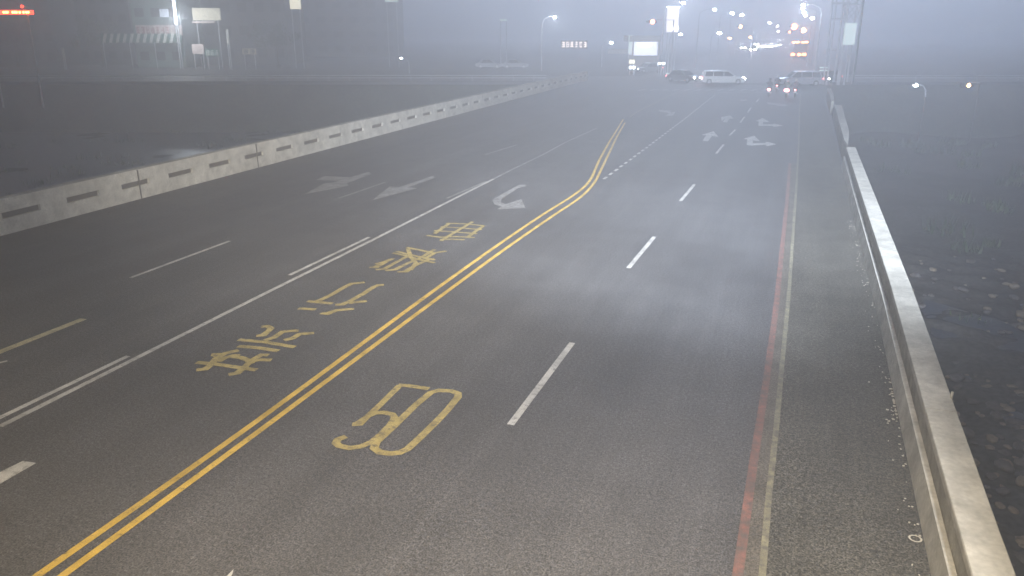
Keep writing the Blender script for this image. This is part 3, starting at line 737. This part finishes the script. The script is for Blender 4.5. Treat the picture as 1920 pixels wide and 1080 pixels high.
def person(name, pts, edges, rad, m):
    me = bpy.data.meshes.new(name); me.from_pydata(pts, edges, []); me.materials.append(M[m])
    o = bpy.data.objects.new(name, me); C.objects.link(o)
    md = o.modifiers.new('Skin', 'SKIN'); 
    for i, r in enumerate(rad): me.skin_vertices[0].data[i].radius = (r, r)
    me.skin_vertices[0].data[0].use_root = True
    o.modifiers.new('Sub', 'SUBSURF').levels = 1; o.modifiers['Sub'].render_levels = 2
    return o
def rider(parent_loc, rz, jm, hm, label):
    # seated, facing +Y, hands forward on the bars
    pts = [(0, 0, .86), (0, .03, 1.08), (0, .08, 1.30), (0, .10, 1.42), (0, .12, 1.50),
           (-.19, .08, 1.36), (-.25, .24, 1.14), (-.27, .50, 1.06), (.19, .08, 1.36), (.25, .24, 1.14), (.27, .50, 1.06),
           (-.12, .05, .82), (-.17, .46, .80), (-.15, .52, .40), (-.15, .62, .34), (.12, .05, .82), (.17, .46, .80), (.15, .52, .40), (.15, .62, .34),
           (-.27, .58, 1.05), (.27, .58, 1.05), (0, .13, 1.60)]
    ed = [(0, 1), (1, 2), (2, 3), (3, 4), (2, 5), (5, 6), (6, 7), (2, 8), (8, 9), (9, 10), (0, 11), (11, 12), (12, 13), (13, 14), (0, 15), (15, 16), (16, 17), (17, 18), (7, 19), (10, 20), (4, 21)]
    rad = [.17, .15, .17, .08, .06, .075, .055, .042, .075, .055, .042, .105, .08, .055, .05, .105, .08, .055, .05, .035, .035, .085]
    o = person('person', pts, ed, rad, jm)
    o.location = parent_loc; o.rotation_euler = (0, 0, rz)
    MB().ball((0, .13, 1.64), (.14, .16, .155), 14, 9).build('helmet', hm, o, True)
    MB().ball((0, .25, 1.60), (.085, .05, .09), 10, 7).build('face', 'skin', o, True)
    for s in (-1, 1):
        hd = MB().ball((s * .27, .60, 1.05), (.045, .055, .035), 8, 6)
        for k in range(4): hd.tube([(s * .27 + (k - 1.5) * .02, .63, 1.06), (s * .27 + (k - 1.5) * .02, .67, 1.05), (s * .27 + (k - 1.5) * .02, .67, 1.02)], .009, 5)
        hd.tube([(s * .235, .60, 1.04), (s * .225, .64, 1.02)], .011, 5)
        hd.build('hand', 'skin', o, True)
    tag(o, label, 'person')
def scooter(loc, rz, label, light, ls):
    o = empty('scooter', loc, rz)
    for y in (-.62, .66):
        w_ = MB().tube([(-.055, y, .27), (.055, y, .27)], .27, 18).build('wheel', 'tyre', o); MB().tube([(-.058, y, .27), (.058, y, .27)], .14, 12).build('rim', 'rim', w_)
    extrude = MB(); prof = [(-.85, .62), (-.75, .80), (-.05, .74), (.08, .40), (.38, .36), (.50, .95), (.62, .98), (.70, .55), (.50, .26), (-.20, .24), (-.42, .42), (-.62, .58)]
    n = len(prof); A = [(-.15, y, z) for y, z in prof]; B = [(.15, y, z) for y, z in prof]
    extrude.add(A + B, [tuple(range(n)), tuple(range(n, 2 * n))[::-1]] + [(k, (k + 1) % n, n + (k + 1) % n, n + k) for k in range(n)])
    extrude.build('body', 'scooter', o, bevel=.02)
    MB().box((0, -.32, .83), (.27, .75, .10)).build('seat', 'tyre', o, bevel=.03)
    MB().tube([(-.33, .50, 1.04), (0, .58, 1.02), (.33, .50, 1.04)], .022, 8).build('handlebar', 'darksteel', o)
    for s in (-1, 1):
        MB().tube([(s * .26, .56, 1.04), (s * .34, .56, 1.22)], .008, 5).build('mirror_stem', 'darksteel', o)
        MB().ball((s * .35, .56, 1.25), (.07, .015, .045), 8, 6).build('mirror', 'glass', o, True)
    MB().ball((0, -.86, .70), (.13 * ls, .05, .085 * ls), 10, 7).build('tail_light', light, o, True)
    MB().box((0, -.88, .50), (.27, .02, .16)).build('number_plate', 'plate', o)
    MB().tube([(.18, -.2, .30), (.2, -.7, .36)], [.04, .06], 10).build('exhaust', 'steel', o)
    tag(o, label, 'scooter', 'scooters waiting at the junction')
for px, py, jm, hm, ls, w1, w2 in ((1441, 181, 'jacket', 'helmet2', 1.3, 'scooter with a single red tail light, left of the group', 'rider in dark clothes and dark helmet on the left scooter'),
                                   (1474, 183, 'jacket2', 'helmet', 2.0, 'scooter with the brightest red tail light, middle of the group', 'rider in grey green jacket and pale helmet on the middle scooter'),
                                   (1490, 182, 'jacket', 'helmet', .6, 'scooter with a pale number plate, right of the group', 'rider in dark clothes and pale helmet on the right scooter'),
                                   (1456, 173, 'trousers', 'helmet', .6, 'scooter ahead of and between the others', 'rider in black with pale helmet on the foremost scooter')):
    g = G(px, py)
    scooter((g.x, g.y + .6, .01), -.02, w1, 'e_tail', ls); rider((g.x, g.y + .35, 0.01), -.02, jm, hm, w2)

# ------------------------------------------------------------------ lattice tower
def lattice(name, x0, x1, dist, ztop, depth, bars, label, xb=True):
    pl, pr = P(x0, 100, dist), P(x1, 100, dist); w = (pr - pl); w.z = 0
    o = empty(name, (pl.x, pl.y, 0)); t = w.normalized(); nrm = Vector((-t.y, t.x, 0)) * depth; L = w.length
    cs = [Vector((0, 0, 0)), t * L, t * L + nrm, nrm]
    for c in cs: MB().tube([c, c + Vector((0, 0, ztop))], .10, 6).build('leg', 'steel', o)
    for i, (a, b) in enumerate(zip(bars, bars[1:])):
        mb = MB()
        for j in range(4):
            p_, q_ = cs[j], cs[(j + 1) % 4]
            mb.tube([p_ + Vector((0, 0, b)), q_ + Vector((0, 0, b))], .075, 5)
            if xb:
                mb.tube([p_ + Vector((0, 0, a)), q_ + Vector((0, 0, b))], .045, 5); mb.tube([q_ + Vector((0, 0, a)), p_ + Vector((0, 0, b))], .045, 5)
        mb.build('bracing', 'steel', o)
    tag(o, label, 'tower'); return o
lattice('lattice_tower', 1580, 1605, 100, 13.0, 1.6, [7.35, 9.25, 11.2, 13.0], 'steel lattice tower with crossed bracing over a pale lit panel')
lattice('lattice_tower', 1557, 1577, 100, 13.0, 1.2, [1.2, 4.0, 7.6, 9.35, 11.2, 13], 'narrower steel ladder frame just left of the crossed lattice tower', xb=False)
pa, pb_ = P(1584, 60, 99.5), P(1605, 60, 99.5)
pn = empty('lit_panel', (pa.x, pa.y, 0)); w = pb_ - pa; w.z = 0; zt, zb_ = P(1590, 43, 99.5).z, P(1590, 84, 99.5).z
MB().prism([Vector((0, 0, zb_)), w + Vector((0, 0, zb_)), w + Vector((0, 0, zt)), Vector((0, 0, zt))], Vector((-w.y, w.x, 0)).normalized() * .2).build('panel', 'e_panel', pn)
MB().tube([w * .5 + Vector((0, .2, 0)), w * .5 + Vector((0, .2, zt))], .09, 8).build('post', 'steel', pn)
tag(pn, 'pale lit panel hanging in the foot of the lattice tower', 'sign')
pm = P(1606, 105, 99); po = empty('mast', (pm.x, pm.y, 0)); MB().tube([(0, 0, 0), (0, 0, 13)], .11, 8).build('pole', 'darksteel', po); MB().box((0, 0, .1), (.5, .5, .2)).build('base_plate', 'darksteel', po)
tag(po, 'thin dark mast at the right edge of the lattice tower', 'mast')
# kiosk and clutter at the foot of the tower
kk = P(1546, 130, 104); ko = empty('road_sign', (kk.x, kk.y, 0))
MB().tube([(0, 0, 0), (0, 0, 2.0)], .05, 8).build('post', 'steel', ko)
for z in (1.5, 1.85): MB().box((0, 0, z), (1.25, .08, .16), YAW).build('sign_board', 'e_panel', ko)
tag(ko, 'pale two-bar road sign at the left foot of the tower', 'sign')

# ------------------------------------------------------------------ buildings on the far bank
def building(x0, x1, ytop, dist, depth, wallm, label, storeys=3, cols=3, win=True):
    a, b = P(x0, 100, dist), P(x1, 100, dist); a.z = b.z = 0
    H = max(3, P((x0 + x1) / 2, ytop, dist).z) if ytop > -400 else 14
    w = b - a; t = w.normalized(); nrm = Vector((-t.y, t.x, 0)); L = w.length
    o = empty('building', a)
    MB().prism([Vector((0, 0, 0)), w, w + nrm * depth, nrm * depth], (0, 0, H)).build('wall', wallm, o)
    MB().prism([-t * .2 - nrm * .2, w + t * .2 - nrm * .2, w + t * .2 + nrm * (depth + .2), -t * .2 + nrm * (depth + .2)], (0, 0, .35)).build('roof', 'concrete_side', o).location = (0, 0, H)
    if win:
        sh_ = H / storeys
        for i in range(storeys):
            for j in range(cols):
                u = L * (j + .5) / cols; ww = L / cols * .28; z = sh_ * i + sh_ * .35; hh = sh_ * .4
                c = t * u - nrm * .03
                MB().prism([c - t * ww + Vector((0, 0, z)), c + t * ww + Vector((0, 0, z)), c + t * ww + Vector((0, 0, z + hh)), c - t * ww + Vector((0, 0, z + hh))], nrm * .06).build('window', 'window', o)
    return tag(o, label, 'building')
def board(name, x0, y0, x1, y1, dist, m, label, thick=.25, post=True, pm='steel', cat='sign'):
    a, b = P(x0, y1, dist), P(x1, y1, dist); top = P(x0, y0, dist).z; z0 = a.z
    o = empty(name, (a.x, a.y, 0)); w = b - a; w.z = 0; nrm = Vector((-w.y, w.x, 0)).normalized()
    MB().prism([Vector((0, 0, z0)), w + Vector((0, 0, z0)), w + Vector((0, 0, top)), Vector((0, 0, top))], nrm * thick).build('panel', m, o)
    if post:
        for f_ in (.12, .88): MB().tube([w * f_ + nrm * thick * .5, w * f_ + nrm * thick * .5 + Vector((0, 0, z0))], .08, 6).build('post', pm, o)
    tag(o, label, cat); return o, w, nrm, z0, top
building(-60, 110, -60, 150, 14, 'walldark', 'dark block at the far left behind the red light strip', 5, 6)
building(118, 252, -90, 158, 14, 'walldark', 'dark block between the red light strip and the awning shop', 6, 5)
building(256, 346, -80, 146, 12, 'wallgreen', 'greenish shop building behind the striped awning', 5, 3)
building(352, 540, -50, 156, 14, 'walldark', 'dark block behind the beige billboard', 4, 6)
building(560, 745, -60, 205, 14, 'walldark', 'hazy block right of the warm yellowish top sign', 6, 6)
def letters(o, w, nrm, z0, top, n, m, seed=1):
    rnd = random.Random(seed); cw = w.length / n; t = w.normalized(); h = top - z0
    for i in range(n):
        mb = MB(); c = t * (cw * (i + .5)) - nrm * .03
        for z in (.22, .5, .78):
            if rnd.random() < .85: mb.box(c + Vector((0, 0, z0 + h * z)), (cw * rnd.uniform(.45, .7), .04, h * .09), YAW)
        for x in (-.22, .05, .25):
            if rnd.random() < .75: mb.box(c + t * cw * x + Vector((0, 0, z0 + h * .5)) - nrm * .015, (cw * .09, .04, h * rnd.uniform(.4, .7)), YAW)
        mb.build('sign_character', m, o)
o_, w_, n_, a_, b_ = board('shop_sign', 256, 47, 342, 66, 143, 'pinkboard', 'pale pinkish shop sign with dark red characters above the striped awning', post=False)
letters(o_, w_ * .74, n_, a_, b_, 7, 'redletters', 3)
aw = empty('striped_awning', P(190, 80, 142.5)); a0 = P(190, 80, 142.5); a1 = P(341, 81, 142.5); w = a1 - a0; w.z = 0; t = w.normalized(); nrm = Vector((-t.y, t.x, 0)); hh = P(200, 63, 142.5).z - a0.z
nst = 24
MB().prism([Vector((0, 0, 0)), w, w + Vector((0, 0, hh)), Vector((0, 0, hh))], nrm * .12).build('awning_cloth', 'awn_g', aw)
sm = MB()
for i in range(nst // 2):
    u0 = w.length * (i * 2 + .3) / nst; u1 = u0 + w.length / nst * .9; sk = w.length / nst * .9
    sm.prism([t * u0 - nrm * .02, t * u1 - nrm * .02, t * min(w.length, u1 + sk) - nrm * .02 + Vector((0, 0, hh)), t * min(w.length, u0 + sk) - nrm * .02 + Vector((0, 0, hh))], nrm * .015)
sm.build('awning_stripes', 'awn_w', aw)
for f_ in (.02, .35, .66, .98): MB().tube([w * f_, w * f_ + Vector((0, 0, -a0.z))], .06, 6).build('post', 'steel', aw)
tag(aw, 'awning with slanting white and green stripes below the pinkish sign', 'awning')
board('tube_light', 328, -30, 333, 46, 141, 'e_tube', 'tall upright white tube light above the right end of the pinkish sign', thick=.2, post=True, cat='light')
point('tube_lamp_light', P(331, 34, 135.5), 2600, (.86, .95, 1.0), r=.8)
point('billboard_lamp_light', P(388, 50, 137), 22, (1.0, .85, .62), r=.3)
board('window_display', 300, 17, 316, 32, 143.2, 'e_dim', 'small dim lit square above the pinkish sign', post=False)
board('billboard', 362, 15, 414, 38, 142, 'beige', 'blank beige billboard right of the tube light')
board('light_strip', 360, 40, 402, 43, 141.8, 'pinkboard', 'thin pale strip under the beige billboard', post=False, cat='light')
board('notice_board', 361, 83, 383, 101, 140, 'pinkboard', 'small pinkish board low on the bank right of the awning')
o_, w_, n_, a_, b_ = board('shop_sign', 386, 92, 412, 106, 140, 'awn_g', 'small green sign with pale marks right of the pinkish board'); letters(o_, w_, n_, a_, b_, 3, 'awn_w', 5)
o_, w_, n_, a_, b_ = board('shop_sign', 455, 91, 480, 102, 140, 'beige', 'small pale yellowish sign above the parked car'); letters(o_, w_, n_, a_, b_, 2, 'walldark', 6)
board('banner', 426, 55, 430, 84, 140, 'awn_w', 'narrow upright pale banner right of the small green sign')
board('banner', 118, 90, 122, 112, 139, 'awn_w', 'narrow upright pale banner in the dark far left')
board('shop_sign', 544, -12, 564, 17, 145, 'e_yel', 'warm yellowish lit sign at the top edge of the view')
board('shop_sign', 722, -14, 746, 4, 150, 'e_panel', 'pale greenish lit sign cut by the top edge of the view')
board('shop_sign', 937, 36, 951, 39, 150, 'e_panel', 'thin pale lit bar left of the lone street lamp')
o_, w_, n_, a_, b_ = board('shop_sign', 1052, 76, 1101, 91, 142, 'walldark', 'shop sign with warm glowing letters left of the bright shopfront', post=False); letters(o_, w_, n_, a_, b_, 6, 'e_warm', 8)
# bright shopfront with canopy
o_, w_, n_, a_, b_ = board('shopfront', 1189, 78, 1232, 104, 134, 'e_store', 'bright white lit shopfront under a canopy right of the red signal', thick=6, post=False, cat='shop')
t = w_.normalized()
MB().prism([t * -1 - n_ * 1.5 + Vector((0, 0, b_)), w_ + t * .2 - n_ * 1.5 + Vector((0, 0, b_)), w_ + t * .2 + n_ * 6 + Vector((0, 0, b_)), t * -1 + n_ * 6 + Vector((0, 0, b_))], (0, 0, .9)).build('canopy', 'wall', o_)
MB().prism([t * .5 - n_ * .05 + Vector((0, 0, b_ - .7)), w_ * .75 - n_ * .05 + Vector((0, 0, b_ - .7)), w_ * .75 - n_ * .05 + Vector((0, 0, b_ - .25)), t * .5 - n_ * .05 + Vector((0, 0, b_ - .25))], n_ * .04).build('light_tube', 'e_signb', o_)
for f_ in (-.12, 1.0): MB().tube([w_ * f_ - n_ * 1.4, w_ * f_ - n_ * 1.4 + Vector((0, 0, b_))], .14, 8).build('column', 'wall', o_)
MB().prism([Vector((0, 0, 0)), w_, w_ + Vector((0, 0, a_)), Vector((0, 0, a_))], n_ * 6).build('wall', 'wall', o_)
board('side_banner', 1178, 66, 1184, 100, 133, 'e_panel', 'narrow pale banner at the left of the bright shopfront', thick=.2)
# the tall sign
o_, w_, n_, a_, b_ = board('tower_sign', 1250, 14, 1271, 60, 128, 'e_sign', 'tall pale pinkish lit sign standing above the shopfronts', thick=.8)
MB().prism([w_ * -.02 - n_ * .05 + Vector((0, 0, b_)), w_ * 1.02 - n_ * .05 + Vector((0, 0, b_)), w_ * 1.02 - n_ * .05 + Vector((0, 0, b_ + .15)), w_ * -.02 - n_ * .05 + Vector((0, 0, b_ + .15))], n_ * .9).build('top_light', 'e_signb', o_)
MB().box(w_ * .75 - n_ * .2 + Vector((0, 0, a_ + .55)), (.9, .2, .45), YAW).build('spotlight', 'e_signb', o_)
board('roadside_lightbox', 1180, 112, 1190, 119, 122, 'e_yel', 'upper of two small warm lightboxes left of the grey car', thick=.3)
board('roadside_lightbox', 1180, 124, 1191, 129, 121, 'e_signb', 'lower of two small lightboxes left of the grey car', thick=.3)
board('low_wall', 1140, 92, 1176, 101, 136, 'wall', 'pale low wall left of the bright shopfront', thick=.4, post=False, cat='wall')
board('kerbside_light', 1234, 117, 1247, 121, 124, 'e_signb', 'small white light by the road right of the grey car', thick=.2)
board('lit_marking_bar', 1248, 137, 1279, 139.5, 116, 'e_panel', 'low pale glowing bar standing in for lit road markings left of the dark car', thick=.1)  # raised glowing bar made up to stand for lit road markings
# red light strip, top left
o_, w_, n_, a_, b_ = board('light_strip_sign', -40, 19, 62, 27, 70, 'e_led', 'glowing red light strip at the top left of the view', thick=.15, cat='sign')
t = w_.normalized()
for x in (8, 12, 15, 25, 29, 32, 38, 45, 50, 54):
    MB().ball(w_ * ((x + 40) / 102) - n_ * .03 + Vector((0, 0, (a_ + b_) / 2)), (.11, .05, .09), 8, 6).build('bulb', 'e_ledy', o_, True)
MB().ball(w_ * (84 / 102) + Vector((0, 0, P(44, 12, 70).z)), (.17, .1, .13), 8, 6).build('top_lamp', 'e_led', o_, True)
# bank railing
def railing(u0, u1, v, label):
    o = empty('bank_railing', bank(u0, v)); L = u1 - u0; tt = Vector((ca, sa, 0)); 
    MB().prism([Vector((0, 0, .0)), tt * L, tt * L + Vector((0, 0, .45)), Vector((0, 0, .25))], Vector((-sa, ca, 0)) * .3).build('kerb_wall', 'walldark', o)
    mb = MB(); mb.tube([Vector((0, 0, 1.1)), tt * L + Vector((0, 0, 1.1))], .04, 6); mb.tube([Vector((0, 0, .8)), tt * L + Vector((0, 0, .8))], .03, 6); mb.build('rail', 'steel', o)
    pm_ = MB(); k = 0
    while k < L: pm_.tube([tt * k + Vector((0, 0, .45)), tt * k + Vector((0, 0, 1.1))], .03, 5); k += 2.5
    pm_.build('railing_posts', 'steel', o)['kind'] = 'stuff'
    tag(o, label, 'railing')
railing(-150, -16, .6, 'pale riverside railing on a low wall along the left far bank')
railing(19, 120, .6, 'pale riverside railing on a low wall along the right far bank')

# ------------------------------------------------------------------ trees
def tree(loc, H, R, m, label, seed):
    rnd = random.Random(seed); o = empty('tree', loc)
    tr = MB().tube([(0, 0, 0), (.1, .05, H * .3), (-.05, .1, H * .55)], [.22, .17, .1], 7)
    for k in range(5):
        a = 2 * PI * k / 5 + rnd.uniform(-.4, .4); tr.tube([(0, .05, H * .35 + k * .2), (math.cos(a) * R * .6, math.sin(a) * R * .6, H * .7)], [.09, .03], 5)
    tr.build('trunk', 'bark', o)
    mb = MB(); vs = []; fs = []
    cl = [(rnd.gauss(0, R * .45), rnd.gauss(0, R * .45), H * rnd.uniform(.5, .95)) for _ in range(22)]
    for c in cl:
        rr = R * rnd.uniform(.2, .42)
        for _ in range(60):
            d = Vector((rnd.gauss(0, 1), rnd.gauss(0, 1), rnd.gauss(0, .8))).normalized() * rr * rnd.uniform(.5, 1.1)
            q = Vector(c) + d; s = rnd.uniform(.12, .26)
            u = Vector((rnd.gauss(0, 1), rnd.gauss(0, 1), rnd.gauss(0, 1))).normalized(); v = u.orthogonal().normalized()
            i = len(vs); vs += [q - u * s, q + v * s * .6, q + u * s, q - v * s * .6]; fs.append((i, i + 1, i + 2, i + 3))
    mb.add(vs, fs).build('crown', m, o)
    tag(o, label, 'tree', 'trees on the hazy river banks')
TR = [(30, 148, 9, 'tree at the far left below the red light strip'), (190, 150, 8, 'tree left of the striped awning'), (520, 146, 8, 'tree right of the beige billboard')]
for i, (px, dist, H, lab) in enumerate(TR):
    g = P(px, 100, dist); tree((g.x, g.y, 0 if dist > 100 else Z_BED), H, H * .42, 'leaf' if i % 2 else 'leaf2', 'dim ' + lab, 40 + i)

# ------------------------------------------------------------------ haze
hz = MB().prism([(-420, -60, -7.5), (420, -60, -7.5), (420, 460, -7.5), (-420, 460, -7.5)], (0, 0, 42)).build('haze', 'ground')
hz.data.materials.clear()
hm = bpy.data.materials.new('haze'); hm.use_nodes = True; t = hm.node_tree; t.nodes.clear()
pv = t.nodes.new('ShaderNodeVolumePrincipled'); pv.inputs['Density'].default_value = 0.0079; pv.inputs['Color'].default_value = (0.90, 0.93, 1.0, 1)
pv.inputs['Anisotropy'].default_value = 0.58
om = t.nodes.new('ShaderNodeOutputMaterial'); t.links.new(pv.outputs[0], om.inputs['Volume'])
hz.data.materials.append(hm); hz['kind'] = 'stuff'; hz['label'] = 'pale bluish night haze hanging over the bridge and town'
